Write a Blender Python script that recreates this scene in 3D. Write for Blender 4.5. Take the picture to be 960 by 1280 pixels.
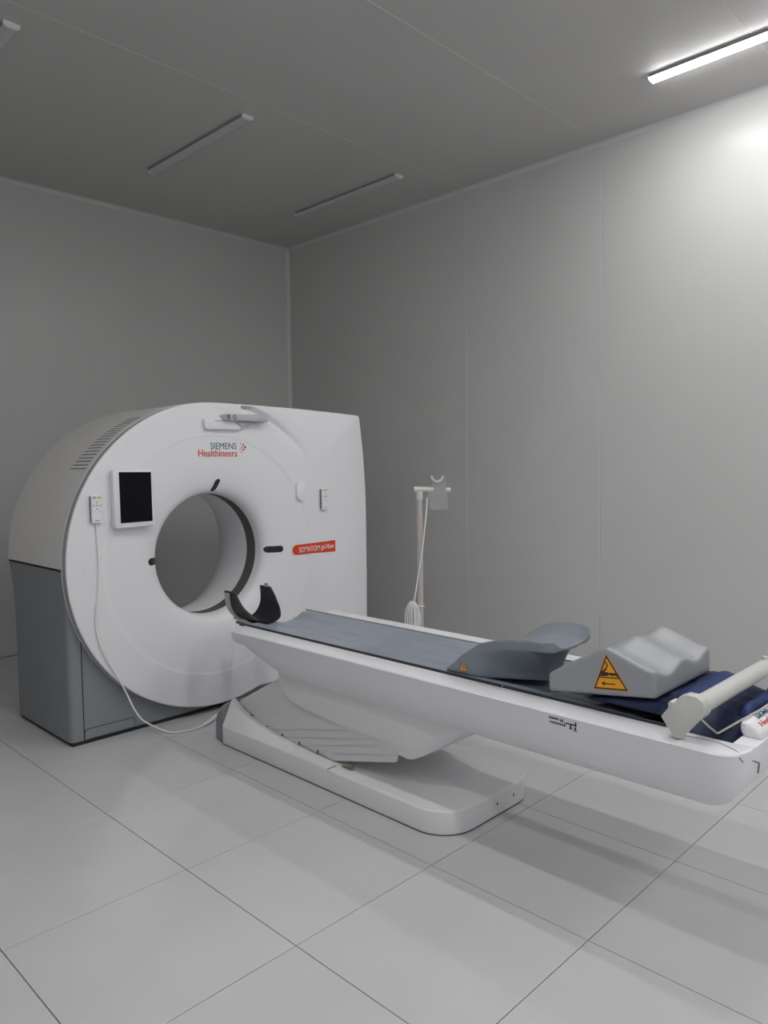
import bpy, bmesh, math, random
from mathutils import Vector, Matrix, noise as mnoise

for o in list(bpy.data.objects):
    bpy.data.objects.remove(o, do_unlink=True)
C = bpy.context.scene.collection
SC = bpy.context.scene
PI = math.pi
random.seed(7)

# ------------------------------------------------------------------ camera
cam_d = bpy.data.cameras.new('camera')
cam = bpy.data.objects.new('camera', cam_d)
C.objects.link(cam)
cam_d.sensor_fit = 'VERTICAL'
cam_d.sensor_height = 36.0
cam_d.lens = 935.695 * 36.0 / 1280.0
cam_d.clip_start = 0.05
right = Vector((0.69965652, -0.71437046, -0.01247418))
down = Vector((-0.05306982, -0.03455001, -0.99799293))
fwd = Vector((0.71250568, 0.69891426, -0.06208466))
M = Matrix((right, -down, -fwd)).transposed().to_4x4()
M.translation = Vector((0, 0, 1.386))
cam.matrix_world = M
SC.camera = cam

# ------------------------------------------------------------------ world and exposure
W = bpy.data.worlds.new('world')
SC.world = W
W.use_nodes = True
W.node_tree.nodes['Background'].inputs[0].default_value = (0.5, 0.5, 0.5, 1)
W.node_tree.nodes['Background'].inputs[1].default_value = 0.05
SC.view_settings.view_transform = 'Standard'
SC.view_settings.look = 'None'
SC.view_settings.gamma = 1.0
SC.view_settings.use_curve_mapping = False
SC.view_settings.exposure = 0.0
LAMP_STRENGTH = 55.0

# ------------------------------------------------------------------ helpers
def lin(r, g, b):
    f = lambda c: (c / 255.0 / 12.92) if c / 255.0 <= 0.04045 else ((c / 255.0 + 0.055) / 1.055) ** 2.4
    return (f(r), f(g), f(b), 1)

MATS = {}
def mat(name, color, rough=0.5, metal=0.0, spec=0.5, vary=0.0, vscale=3.0, bump=0.0, bscale=40.0, coat=0.0, emit=None, estr=0.0):
    m = bpy.data.materials.new(name)
    m.use_nodes = True
    nt = m.node_tree
    p = nt.nodes['Principled BSDF']
    p.inputs['Base Color'].default_value = color
    p.inputs['Roughness'].default_value = rough
    p.inputs['Metallic'].default_value = metal
    p.inputs['Specular IOR Level'].default_value = spec
    p.inputs['Coat Weight'].default_value = coat
    if emit:
        p.inputs['Emission Color'].default_value = emit
        p.inputs['Emission Strength'].default_value = estr
    if vary or bump:
        tc = nt.nodes.new('ShaderNodeTexCoord')
    if vary:
        n = nt.nodes.new('ShaderNodeTexNoise')
        n.inputs['Scale'].default_value = vscale
        n.inputs['Detail'].default_value = 4
        nt.links.new(tc.outputs['Object'], n.inputs['Vector'])
        r = nt.nodes.new('ShaderNodeValToRGB')
        a = [max(0, c * (1 - vary)) for c in color[:3]] + [1]
        b = [min(1, c * (1 + vary)) for c in color[:3]] + [1]
        r.color_ramp.elements[0].position = 0.3
        r.color_ramp.elements[1].position = 0.7
        r.color_ramp.elements[0].color = a
        r.color_ramp.elements[1].color = b
        nt.links.new(n.outputs['Fac'], r.inputs['Fac'])
        nt.links.new(r.outputs['Color'], p.inputs['Base Color'])
    if bump:
        n2 = nt.nodes.new('ShaderNodeTexNoise')
        n2.inputs['Scale'].default_value = bscale
        n2.inputs['Detail'].default_value = 3
        nt.links.new(tc.outputs['Object'], n2.inputs['Vector'])
        bp = nt.nodes.new('ShaderNodeBump')
        bp.inputs['Strength'].default_value = bump
        bp.inputs['Distance'].default_value = 0.01
        nt.links.new(n2.outputs['Fac'], bp.inputs['Height'])
        nt.links.new(bp.outputs['Normal'], p.inputs['Normal'])
    MATS[name] = m
    return m

mat('wall', lin(206, 206, 205), 0.28, spec=0.3, vary=0.015, vscale=1.5)
mat('ceiling', lin(198, 197, 195), 0.40, spec=0.35, vary=0.015, vscale=1.5)
mat('cove', lin(212, 212, 211), 0.35)
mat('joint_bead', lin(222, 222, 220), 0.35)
mat('tile', lin(204, 204, 206), 0.16, spec=0.45, vary=0.02, vscale=4)
mat('grout', lin(120, 105, 92), 0.9)
mat('white', lin(236, 236, 240), 0.32, spec=0.45)
mat('white_soft', lin(238, 238, 240), 0.45)
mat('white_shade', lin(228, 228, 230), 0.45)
mat('shell', lin(228, 227, 225), 0.45)
mat('rim', lin(170, 170, 172), 0.4)
mat('base_grey', lin(136, 141, 145), 0.45)
mat('dark_gap', lin(38, 40, 44), 0.7)
mat('vent', lin(58, 58, 60), 0.7)
mat('ring', lin(92, 88, 86), 0.5)
mat('lens', lin(40, 44, 48), 0.15)
mat('screen', lin(8, 9, 15), 0.15, spec=0.2)
mat('teal', lin(8, 92, 108), 0.5)
mat('orange', lin(214, 72, 40), 0.5)
mat('red_label', lin(222, 70, 30), 0.45)
mat('ink', lin(40, 42, 46), 0.6)
mat('grey_mark', lin(110, 112, 116), 0.6)
mat('bar_grey', lin(188, 188, 194), 0.4)
mat('yellow', lin(214, 170, 40), 0.5)
mat('sticker', lin(238, 166, 42), 0.5)
mat('sticker_line', lin(62, 44, 22), 0.6)
mat('mattress', lin(146, 154, 166), 0.30, spec=0.5, vary=0.05, vscale=8, bump=0.2, bscale=25)
mat('carbon', lin(52, 55, 60), 0.35)
mat('black', lin(22, 22, 30), 0.5, bump=0.1, bscale=60)
mat('silver', lin(168, 168, 164), 0.35, metal=0.3)
mat('foam_grey', lin(130, 138, 147), 0.45, bump=0.05, bscale=120)
mat('foam_light', lin(156, 159, 163), 0.36, bump=0.04, bscale=120)
mat('blue', lin(10, 40, 98), 0.55, vary=0.25, vscale=14, bump=0.3, bscale=30)
mat('navy', lin(6, 24, 62), 0.6, vary=0.25, vscale=14, bump=0.3, bscale=30)
mat('cable', lin(236, 236, 236), 0.5)
mat('pole', lin(196, 190, 186), 0.35, metal=0.2)
mat('stand_white', lin(206, 206, 203), 0.4)
mat('plate_grey', lin(160, 160, 160), 0.5)
mat('lamp_body', lin(120, 118, 118), 0.5)
mat('lamp_rail', lin(150, 147, 147), 0.5)
mat('lamp_off', lin(204, 204, 203), 0.35)
mat('lamp_cap', lin(232, 232, 232), 0.4)
mat('lamp_on', lin(255, 255, 255), 0.4, emit=(1.0, 0.993, 0.99, 1), estr=LAMP_STRENGTH)
mat('brass', lin(150, 120, 80), 0.5)
mat('tray_inner', lin(60, 64, 70), 0.5)

ORG = {}
def link(name, me, m, parent=None, smooth=False, kind=None):
    o = bpy.data.objects.new(name, me)
    C.objects.link(o)
    if m:
        me.materials.append(MATS[m])
    if parent is not None:
        org = ORG[parent]
        o.parent = parent
        me.transform(Matrix.Translation(-org))
        ORG[o] = org
    else:
        vs = [v.co for v in me.vertices]
        b = Vector(((min(v.x for v in vs) + max(v.x for v in vs)) / 2,
                    (min(v.y for v in vs) + max(v.y for v in vs)) / 2,
                    min(v.z for v in vs)))
        me.transform(Matrix.Translation(-b))
        o.location = b
        ORG[o] = b
    if smooth:
        for p in me.polygons:
            p.use_smooth = True
    if kind:
        o['kind'] = kind
    return o

def thing(name, loc, label, cat, group=None):
    o = bpy.data.objects.new(name, None)
    o.empty_display_size = 0.1
    C.objects.link(o)
    o.location = loc
    ORG[o] = Vector(loc)
    o['label'] = label
    o['category'] = cat
    if group:
        o['group'] = group
    return o

def tag(o, label, cat, group=None):
    o['label'] = label
    o['category'] = cat
    if group:
        o['group'] = group
    return o

def me_from(v, f):
    me = bpy.data.meshes.new('m')
    me.from_pydata([tuple(x) for x in v], [], f)
    bm = bmesh.new(); bm.from_mesh(me)
    bmesh.ops.recalc_face_normals(bm, faces=bm.faces)
    bm.to_mesh(me); bm.free()
    me.update()
    return me

def me_box(x0, x1, y0, y1, z0, z1, bev=0.0, seg=2):
    bm = bmesh.new()
    bmesh.ops.create_cube(bm, size=1)
    for v in bm.verts:
        v.co = Vector(((x0 + x1) / 2 + v.co.x * (x1 - x0), (y0 + y1) / 2 + v.co.y * (y1 - y0), (z0 + z1) / 2 + v.co.z * (z1 - z0)))
    if bev:
        bmesh.ops.bevel(bm, geom=list(bm.edges), offset=bev, segments=seg, affect='EDGES', profile=0.5)
    me = bpy.data.meshes.new('m'); bm.to_mesh(me); bm.free()
    return me

def box(name, b, m, parent=None, bev=0.0, seg=2, kind=None):
    return link(name, me_box(*b, bev, seg), m, parent, smooth=False, kind=kind)

def me_prism(outline, axis, a, b, bev=0.0, seg=2, bev_filter=None):
    """outline: 2D points; axis 'x': (y,z) ; 'y': (x,z) ; 'z': (x,y)"""
    bm = bmesh.new()
    def P(p, t):
        return {'x': (t, p[0], p[1]), 'y': (p[0], t, p[1]), 'z': (p[0], p[1], t)}[axis]
    A = [bm.verts.new(P(p, a)) for p in outline]
    B = [bm.verts.new(P(p, b)) for p in outline]
    n = len(outline)
    bm.faces.new(A); bm.faces.new(list(reversed(B)))
    for i in range(n):
        bm.faces.new((A[i], A[(i + 1) % n], B[(i + 1) % n], B[i]))
    bmesh.ops.recalc_face_normals(bm, faces=bm.faces)
    if bev:
        es = [e for e in bm.edges if len(e.link_faces) == 2 and e.calc_face_angle(0) > 0.5]
        if bev_filter:
            es = [e for e in es if bev_filter(e)]
        bmesh.ops.bevel(bm, geom=es, offset=bev, segments=seg, affect='EDGES', profile=0.5)
    me = bpy.data.meshes.new('m'); bm.to_mesh(me); bm.free()
    return me

def loft(sections, cap=True, closed=True):
    v = []; f = []
    n = len(sections[0])
    for s in sections:
        v += [tuple(p) for p in s]
    for i in range(len(sections) - 1):
        for j in range(n if closed else n - 1):
            k = (j + 1) % n
            f.append((i * n + j, i * n + k, (i + 1) * n + k, (i + 1) * n + j))
    if cap and closed:
        f.append(tuple(range(n)))
        f.append(tuple(reversed(range((len(sections) - 1) * n, len(sections) * n))))
    return me_from(v, f)

def smooth_by_angle(o, ang=35):
    me = o.data
    bm = bmesh.new(); bm.from_mesh(me)
    for f in bm.faces:
        f.smooth = True
    for e in bm.edges:
        e.smooth = not (len(e.link_faces) == 2 and e.calc_face_angle(0) > math.radians(ang))
    bm.to_mesh(me); bm.free()
    return o

def bevel_mod(o, w, seg=3, ang=35):
    md = o.modifiers.new('bevel', 'BEVEL')
    md.width = w; md.segments = seg; md.limit_method = 'ANGLE'; md.angle_limit = math.radians(ang)
    md.harden_normals = False
    for p in o.data.polygons:
        p.use_smooth = True
    return o

def soften(o, vox, it):
    m1 = o.modifiers.new('remesh', 'REMESH'); m1.mode = 'VOXEL'; m1.voxel_size = vox; m1.use_smooth_shade = True
    m2 = o.modifiers.new('smooth', 'SMOOTH'); m2.factor = .5; m2.iterations = it
    return o

def catmull(pts, n=8):
    pts = [Vector(p) for p in pts]
    out = []
    for i in range(len(pts) - 1):
        p0 = pts[max(0, i - 1)]; p1 = pts[i]; p2 = pts[i + 1]; p3 = pts[min(len(pts) - 1, i + 2)]
        for k in range(n):
            t = k / n
            out.append(0.5 * ((2 * p1) + (-p0 + p2) * t + (2 * p0 - 5 * p1 + 4 * p2 - p3) * t * t + (-p0 + 3 * p1 - 3 * p2 + p3) * t ** 3))
    out.append(pts[-1])
    return out

def me_tube(path, r, sides=8, radii=None):
    path = [Vector(p) for p in path]
    v = []; f = []
    N = len(path)
    up = Vector((0, 0, 1))
    prev = None
    for i, p in enumerate(path):
        t = (path[min(N - 1, i + 1)] - path[max(0, i - 1)]).normalized()
        if prev is None:
            a = t.cross(up)
            if a.length < 1e-3:
                a = t.cross(Vector((1, 0, 0)))
            a.normalize()
        else:
            a = (prev - t * prev.dot(t)).normalized()
        prev = a
        b = t.cross(a)
        rr = radii[i] if radii else r
        for k in range(sides):
            an = 2 * PI * k / sides
            v.append(p + (a * math.cos(an) + b * math.sin(an)) * rr)
    for i in range(N - 1):
        for k in range(sides):
            q = (k + 1) % sides
            f.append((i * sides + k, i * sides + q, (i + 1) * sides + q, (i + 1) * sides + k))
    f.append(tuple(range(sides)))
    f.append(tuple(reversed(range((N - 1) * sides, N * sides))))
    return me_from(v, f)

def tube(name, path, r, m, parent=None, sides=10, radii=None):
    o = link(name, me_tube(path, r, sides, radii), m, parent)
    return smooth_by_angle(o, 50)

def me_join(ms):
    bm = bmesh.new()
    for m in ms:
        bm.from_mesh(m)
    me = bpy.data.meshes.new('m'); bm.to_mesh(me); bm.free()
    return me

def text_me(s, width, height, depth=0.0006, bold=0.0):
    """flat lettering mesh with lower-left corner at 0,0 in x/y, stretched to width x height"""
    cu = bpy.data.curves.new('t', 'FONT')
    cu.body = s; cu.size = 1.0; cu.extrude = 0.01; cu.offset = bold
    cu.resolution_u = 3
    ob = bpy.data.objects.new('t', cu)
    C.objects.link(ob)
    dg = bpy.context.evaluated_depsgraph_get()
    me = bpy.data.meshes.new_from_object(ob.evaluated_get(dg))
    bpy.data.objects.remove(ob, do_unlink=True)
    xs = [v.co.x for v in me.vertices]; ys = [v.co.y for v in me.vertices]
    x0, x1, y0, y1 = min(xs), max(xs), min(ys), max(ys)
    for v in me.vertices:
        v.co = Vector(((v.co.x - x0) / (x1 - x0) * width, (v.co.y - y0) / (y1 - y0) * height, v.co.z / 0.01 * depth))
    me.materials.clear()
    return me

def on_front(me, x, z, y):
    """lay a flat xy mesh on a plane facing -Y"""
    me.transform(Matrix.Translation((x, y, z)) @ Matrix.Rotation(PI / 2, 4, 'X'))
    return me

# ------------------------------------------------------------------ the room
XR, YB, ZC = 4.69, 5.87, 3.51
XL, YF = -0.62, -2.75
TX0, TY0, TS = 0.101, 0.455, 0.6        # tile joints

fl = box('floor', (XL - .1, XR + .1, YF - .1, YB + .1, -0.12, -0.0085), 'grout', kind='structure')
tile_cache = {}
i0 = math.floor((XL - TX0) / TS); j0 = math.floor((YF - TY0) / TS)
G = 0.0014
for i in range(i0, int((XR - TX0) / TS) + 1):
    for j in range(j0, int((YB - TY0) / TS) + 1):
        xa = max(XL, TX0 + i * TS) + G; xb = min(XR, TX0 + (i + 1) * TS) - G
        ya = max(YF, TY0 + j * TS) + G; yb = min(YB, TY0 + (j + 1) * TS) - G
        if xb - xa < 0.02 or yb - ya < 0.02:
            continue
        key = (round(xb - xa, 4), round(yb - ya, 4))
        if key not in tile_cache:
            w, d = key
            me = me_box(-w / 2, w / 2, -d / 2, d / 2, -0.0085, 0.0, 0.0008, 1)
            me.materials.append(MATS['tile'])
            tile_cache[key] = me
        o = bpy.data.objects.new('tile', tile_cache[key])
        C.objects.link(o)
        o.parent = fl
        o.location = Vector(((xa + xb) / 2, (ya + yb) / 2, 0)) - fl.location

def panels(root, edges, mk, m, gap=0.0015):
    for a, b in zip(edges[:-1], edges[1:]):
        link('panel', mk(a + gap, b - gap), m, root)

SEAM_Y = [YF, -2.054, -0.909, 0.236, 1.381, 2.526, 3.671, YB]
SEAM_X = [XL, 0.09, 1.24, 2.39, 3.54, XR]
ce = box('ceiling', (XL - .1, XR + .1, YF - .1, YB + .1, ZC + .012, ZC + .12), 'lamp_body', kind='structure')
panels(ce, SEAM_Y, lambda a, b: me_box(XL, XR, a, b, ZC, ZC + .012, .0015, 1), 'ceiling')
wr = box('wall_right', (XR + .012, XR + .12, YF - .1, YB + .1, -.1, ZC + .1), 'lamp_body', kind='structure')
panels(wr, SEAM_Y, lambda a, b: me_box(XR, XR + .012, a, b, 0, ZC, .0025, 1), 'wall', 0.001)
wb = box('wall_back', (XL - .1, XR + .1, YB + .012, YB + .12, -.1, ZC + .1), 'lamp_body', kind='structure')
panels(wb, SEAM_X, lambda a, b: me_box(a, b, YB, YB + .012, 0, ZC, 0.0003, 1), 'wall', 0.0001)
wl = box('wall_left', (XL - .12, XL - .012, YF - .1, YB + .1, -.1, ZC + .1), 'lamp_body', kind='structure')
panels(wl, SEAM_Y, lambda a, b: me_box(XL - .012, XL, a, b, 0, ZC, 0.0003, 1), 'wall', 0.0001)
wf = box('wall_front', (XL - .1, XR + .1, YF - .12, YF - .012, -.1, ZC + .1), 'lamp_body', kind='structure')
panels(wf, SEAM_X, lambda a, b: me_box(a, b, YF - .012, YF, 0, ZC, 0.0003, 1), 'wall', 0.0001)

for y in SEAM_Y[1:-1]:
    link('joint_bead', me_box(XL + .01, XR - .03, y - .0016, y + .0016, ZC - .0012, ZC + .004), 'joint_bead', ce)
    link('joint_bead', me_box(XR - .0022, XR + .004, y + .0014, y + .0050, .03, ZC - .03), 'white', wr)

def cove_prof(cx, cy, sx, sy, r=0.028, n=6):
    """concave quarter profile in the corner cx,cy opening towards sx,sy"""
    pts = [(cx, cy)]
    for k in range(n + 1):
        a = PI / 2 * k / n
        pts.append((cx + sx * (r - r * math.sin(a)), cy + sy * (r - r * math.cos(a))))
    return pts
def cove(name, me):
    o = link(name, me, 'cove', None, kind='structure')
    smooth_by_angle(o, 40)
cove('trim_1', me_prism(cove_prof(XR, ZC, -1, -1), 'y', YF, YB))
cove('trim_2', me_prism(cove_prof(YB, ZC, -1, -1), 'x', XL, XR))
cove('trim_3', me_prism(cove_prof(XR, YB, -1, -1), 'z', 0, ZC))

# ------------------------------------------------------------------ ceiling lamps
def lamp(x, y0, y1, lit, label):
    t = thing('ceiling_lamp', (x, (y0 + y1) / 2, ZC - .0275), label, 'ceiling lamp', 'slim ceiling lamps')
    w = .0375
    box('mounting_rail', (x - w, x + w, y0 + .01, y1 - .01, ZC - .016, ZC - .0005), 'lamp_rail', t, .001, 1)
    prof = [(x - w + .002, ZC - .016), (x - w + .005, ZC - .020), (x - w + .011, ZC - .0235), (x - .016, ZC - .026), (x + .016, ZC - .026),
            (x + w - .011, ZC - .0235), (x + w - .005, ZC - .020), (x + w - .002, ZC - .016)]
    o = link('diffuser', me_prism(prof, 'y', y0 + .012, y1 - .012), 'lamp_on' if lit else 'lamp_off', t)
    smooth_by_angle(o, 40)
    cap = [(x - w - .0015, ZC - .0005), (x - w - .0015, ZC - .017), (x - w + .003, ZC - .022), (x - w + .010, ZC - .0255), (x - .017, ZC - .0275), (x + .017, ZC - .0275), (x + w - .010, ZC - .0255), (x + w - .003, ZC - .022), (x + w + .0015, ZC - .017), (x + w + .0015, ZC - .0005)]
    for a, b in ((y0, y0 + .012), (y1 - .012, y1)):
        link('end_cap', me_prism(cap, 'y', a, b), 'lamp_cap', t)
lamp(1.42, 3.83, 5.0, False, 'unlit slim ceiling lamp at the far left, only its white end cap showing')
lamp(2.775, 3.83, 5.0, False, 'unlit slim ceiling lamp above the scanner ring, middle of the dark row')
lamp(4.11, 3.83, 5.0, False, 'unlit slim ceiling lamp closest to the back corner of the room')
lamp(4.11, 0.76, 1.93, True, 'glowing white batten lamp on the ceiling along the right wall')
lamp(4.11, -2.31, -1.14, True, 'lit ceiling lamp behind the viewer, closest to the right wall')
lamp(2.775, -2.31, -1.14, True, 'lit ceiling lamp behind the viewer, middle of its row')
lamp(1.42, -2.31, -1.14, True, 'lit ceiling lamp behind the viewer, second from the left wall')
lamp(0.075, -2.31, -1.14, True, 'lit ceiling lamp behind the viewer, along the left wall')
lamp(2.775, 0.76, 1.93, True, 'lit ceiling lamp overhead, in line with the patient table')
lamp(1.42, 0.76, 1.93, True, 'lit ceiling lamp overhead, between the table and the viewer')
lamp(0.075, 0.76, 1.93, True, 'lit ceiling lamp overhead, along the left wall')
lamp(0.075, 3.83, 5.0, False, 'unlit ceiling lamp in the dark row, along the left wall')

# ------------------------------------------------------------------ CT gantry
CX, CZ, YFR, YRE = 2.34, 0.895, 3.615, 4.38
RD = 0.853
gan = thing('ct_scanner_gantry', (CX + .1, 4.0, 0), 'white ring-shaped scanner gantry with grey side base and round bore', 'scanner')

def outline_r(th):
    """distance of the front cover's outer edge from the bore axis"""
    c, s = math.cos(th), math.sin(th)
    best = RD
    def in_box(r):
        x = CX + r * c; z = CZ + r * s
        if x < CX: return False
        t = (x - CX) / 1.17
        top = 1.749 - 0.034 * t * t
        bot = 0.083
        xr = 3.515 - 0.055 * max(0, (z - 1.05) / .67) ** 2 - .008 * max(0, (1.05 - z) / .9) ** 2
        rc = .014
        if z > top or z < bot or x > xr: return False
        for (cx_, cz_, ok) in ((xr - rc, top - rc, x > xr - rc and z > top - rc), (xr - rc, bot + rc, x > xr - rc and z < bot + rc)):
            if ok and (x - cx_) ** 2 + (z - cz_) ** 2 > rc * rc: return False
        return True
    if c > 0.0:
        r = 1.6
        while r > RD and not in_box(r):
            r -= 0.0015
        best = max(RD, r)
    return best

NT = 240
ths = [2 * PI * k / NT for k in range(NT)]
# extra samples round the box corners
for base in (math.atan2(1.70 - CZ, 3.46 - CX), math.atan2(0.09 - CZ, 3.5 - CX)):
    for k in range(-8, 9):
        ths.append((base + k * 0.0045) % (2 * PI))
ths = sorted(set(round(t, 5) for t in ths))
NT = len(ths)
rout = [outline_r(t) for t in ths]

def dish(r):
    """front face depth (Y) as a function of radius inside the disc"""
    pts = [(.345, 3.735), (.3455, 3.70), (.349, 3.682), (.357, 3.668), (.370, 3.655), (.39, 3.6435), (.42, 3.6335), (.46, 3.6255), (.51, 3.620), (.57, 3.6162), (.64, 3.6150), (.662, 3.6147), (.666, 3.6141), (.671, 3.6123), (.675, 3.6120), (.70, 3.612), (.74, 3.612), (.80, 3.613), (.83, 3.6145)]
    for (a, ya), (b, yb) in zip(pts[:-1], pts[1:]):
        if a <= r <= b:
            t = (r - a) / (b - a)
            return ya + (yb - ya) * t
    return 3.6145
radii_in = [.345, .3455, .349, .357, .370, .39, .42, .46, .51, .57, .64, .662, .666, .671, .675, .70, .74, .80, .83]
v = []; f = []
rows = len(radii_in) + 9
for th, ro in zip(ths, rout):
    c, s = math.cos(th), math.sin(th)
    deg = math.degrees(th)
    col_ = []
    for r in radii_in:
        col_.append((r, dish(r)))
    g = 0.0
    if 36 < deg < 78:
        g = math.sin(min(1, (deg - 36) / 26) * PI / 2) ** 1.5
    ext = ro - RD
    if ext < 0.012:
        k = ext
        col_ += [(.840, 3.6147), (.846, 3.6152), (.850, 3.6165), (RD - .0008, 3.6185), (RD + k, 3.621), (RD + k, 3.622), (RD + k, 3.623), (RD + k, 3.624), (RD + k, 3.625)]
    else:
        e2 = min(ro - .008, RD + .036)
        e1 = min(e2, RD + .030)
        gd = g * .026 * min(1, ext / .03)
        col_ += [(.842, 3.6145 + gd * .45), (RD + .004, 3.6145 + gd), (min(RD + .010, e1), 3.6145 + gd), (e1, 3.6145 + gd * .12), (e2, 3.6145),
                 (ro - .006, 3.6145), (ro - .002, 3.6165), (ro, 3.620), (ro, 3.625)]
    for r, y in col_:
        v.append((CX + r * c, y, CZ + r * s))
for i in range(NT):
    k = (i + 1) % NT
    for j in range(rows - 1):
        f.append((i * rows + j, i * rows + j + 1, k * rows + j + 1, k * rows + j))
fc = link('front_cover', me_from(v, f), 'white', gan)
smooth_by_angle(fc, 40)

def lathe_y(prof, n=128):
    v = []; f = []
    m_ = len(prof)
    for k in range(n):
        a = 2 * PI * k / n
        for r, y in prof:
            v.append((CX + r * math.cos(a), y, CZ + r * math.sin(a)))
    for k in range(n):
        q = (k + 1) % n
        for j in range(m_ - 1):
            f.append((k * m_ + j, k * m_ + j + 1, q * m_ + j + 1, q * m_ + j))
    return me_from(v, f)
o = link('scan_window_ring', lathe_y([(.362, 3.731), (.3475, 3.731), (.3475, 3.829), (.362, 3.829)]), 'ring', gan); smooth_by_angle(o, 40)
o = link('bore_tunnel', lathe_y([(.366, 3.827), (.3455, 3.827), (.345, 3.85), (.345, 3.92), (.348, 3.98), (.356, 4.04), (.370, 4.10), (.390, 4.16), (.416, 4.22), (.448, 4.28), (.485, 4.34), (.53, YRE)]), 'white', gan); smooth_by_angle(o, 40)

# outer shell: swept outline from front rim to rear, only above the dark base on the left
def swept(name, m, y0, y1, sel, grow=0.0, parent=gan):
    v = []; f = []
    idx = [i for i in range(NT) if sel(math.degrees(ths[i]))]
    for i in idx:
        c, s = math.cos(ths[i]), math.sin(ths[i])
        r = rout[i] + grow
        for y in (y0, y1):
            v.append((CX + r * c, y, CZ + r * s))
        for y in (y1, y0):
            v.append((CX + (r - .02) * c, y, CZ + (r - .02) * s))
    for q in range(len(idx) - 1):
        if idx[q + 1] - idx[q] != 1:
            continue
        for j in range(4):
            k = (j + 1) % 4
            f.append((q * 4 + j, q * 4 + k, (q + 1) * 4 + k, (q + 1) * 4 + j))
    if len(idx) == NT:
        q = len(idx) - 1
        for j in range(4):
            k = (j + 1) % 4
            f.append((q * 4 + j, q * 4 + k, k, j))
    o = link(name, me_from(v, f), m, parent)
    return smooth_by_angle(o, 30)
swept('rim_band', 'rim', 3.625, 3.668, lambda d: True, -0.0008)
swept('rim_line', 'white', 3.668, 3.672, lambda d: True, 0.0012)
swept('top_shell', 'shell', 3.672, YRE, lambda d: d <= 180.6)
swept('right_shell', 'white_soft', 3.672, YRE, lambda d: d >= 271)

# rear cover
v = []; f = []
RR = [.49, .56, .7, .8]
for th, ro in zip(ths, rout):
    c, s = math.cos(th), math.sin(th)
    for r, y in [(.53, YRE), (.58, YRE + .012), (.70, YRE + .018), (ro - .06, YRE + .016), (ro - .015, YRE + .008), (ro - .001, YRE - .002)]:
        v.append((CX + r * c, y, max(CZ + r * s, 0.03)))
for i in range(NT):
    k = (i + 1) % NT
    for j in range(5):
        f.append((i * 6 + j, i * 6 + j + 1, k * 6 + j + 1, k * 6 + j))
o = link('rear_cover', me_from(v, f), 'white_soft', gan); smooth_by_angle(o, 40)

# dark grey base on the left and below
bo = [(1.4885, .886), (1.492, .80), (1.499, .72), (1.502, .66), (1.502, .022), (2.95, .022), (2.95, .075)]
for k in range(0, 13):
    a = math.radians(-62 - k * 9.8)
    bo.append((CX + .74 * math.cos(a), CZ + .74 * math.sin(a)))
bo.append((CX - .74, .886))
bas = link('side_base', me_prism(bo, 'y', 3.674, YRE - .002, .03, 4,
     lambda e: abs(e.verts[0].co.x - 1.502) < .02 and abs(e.verts[1].co.x - 1.502) < .02 and abs(e.verts[0].co.y - e.verts[1].co.y) < .01), 'base_grey', gan)
smooth_by_angle(bas, 35)
box('kick_strip', (1.515, 2.95, 3.682, YRE - .02, 0.0, .024), 'dark_gap', gan)
# front panel, hatch and joints of the base
def arc_pts(r, a0, a1, n):
    return [(CX + r * math.cos(math.radians(a0 + (a1 - a0) * k / n)), CZ + r * math.sin(math.radians(a0 + (a1 - a0) * k / n))) for k in range(n + 1)]
link('panel_seam', me_box(1.5685, 1.5715, 3.6705, 3.675, .024, .56), 'dark_gap', bas)
hp = [(1.574, .026), (1.840, .026), (1.840, .058), (1.836, .068), (1.826, .074), (1.588, .074), (1.578, .070), (1.574, .060)]
link('access_hatch', me_prism(hp, 'y', 3.6705, 3.675), 'base_grey', bas)
hs = [(1.571, .024), (1.843, .024), (1.843, .0595), (1.8385, .0705), (1.827, .0768), (1.588, .0768), (1.576, .0725), (1.571, .061)]
link('hatch_seam', me_prism(hs, 'y', 3.6725, 3.675), 'dark_gap', bas)
link('shell_seam', me_box(1.4862, 1.4915, 3.674, YRE - .004, .8845, .8885), 'dark_gap', bas)
box('base_pad', (2.95, 3.45, 3.75, YRE - .05, 0, .095), 'dark_gap', gan)

# vent slots on the shell
for k in range(19):
    a = math.radians(144.6 - k * 1.55)
    y0 = 3.712 + .0006 * k; y1 = 3.890 - .0022 * k
    er = Vector((math.cos(a), 0, math.sin(a))); et = Vector((-math.sin(a), 0, math.cos(a)))
    ctr = Vector((CX, 0, CZ)) + er * (RD + .0004)
    vs = []
    for dr in (-.004, .0005):
        for dt in (-.0022, .0022):
            for y in (y0, y1):
                vs.append(ctr + er * dr + et * dt + Vector((0, y, 0)))
    fs = [(0, 1, 3, 2), (4, 6, 7, 5), (0, 4, 5, 1), (2, 3, 7, 6), (0, 2, 6, 4), (1, 5, 7, 3)]
    link('vent_slot', me_from(vs, fs), 'vent', gan)

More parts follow.
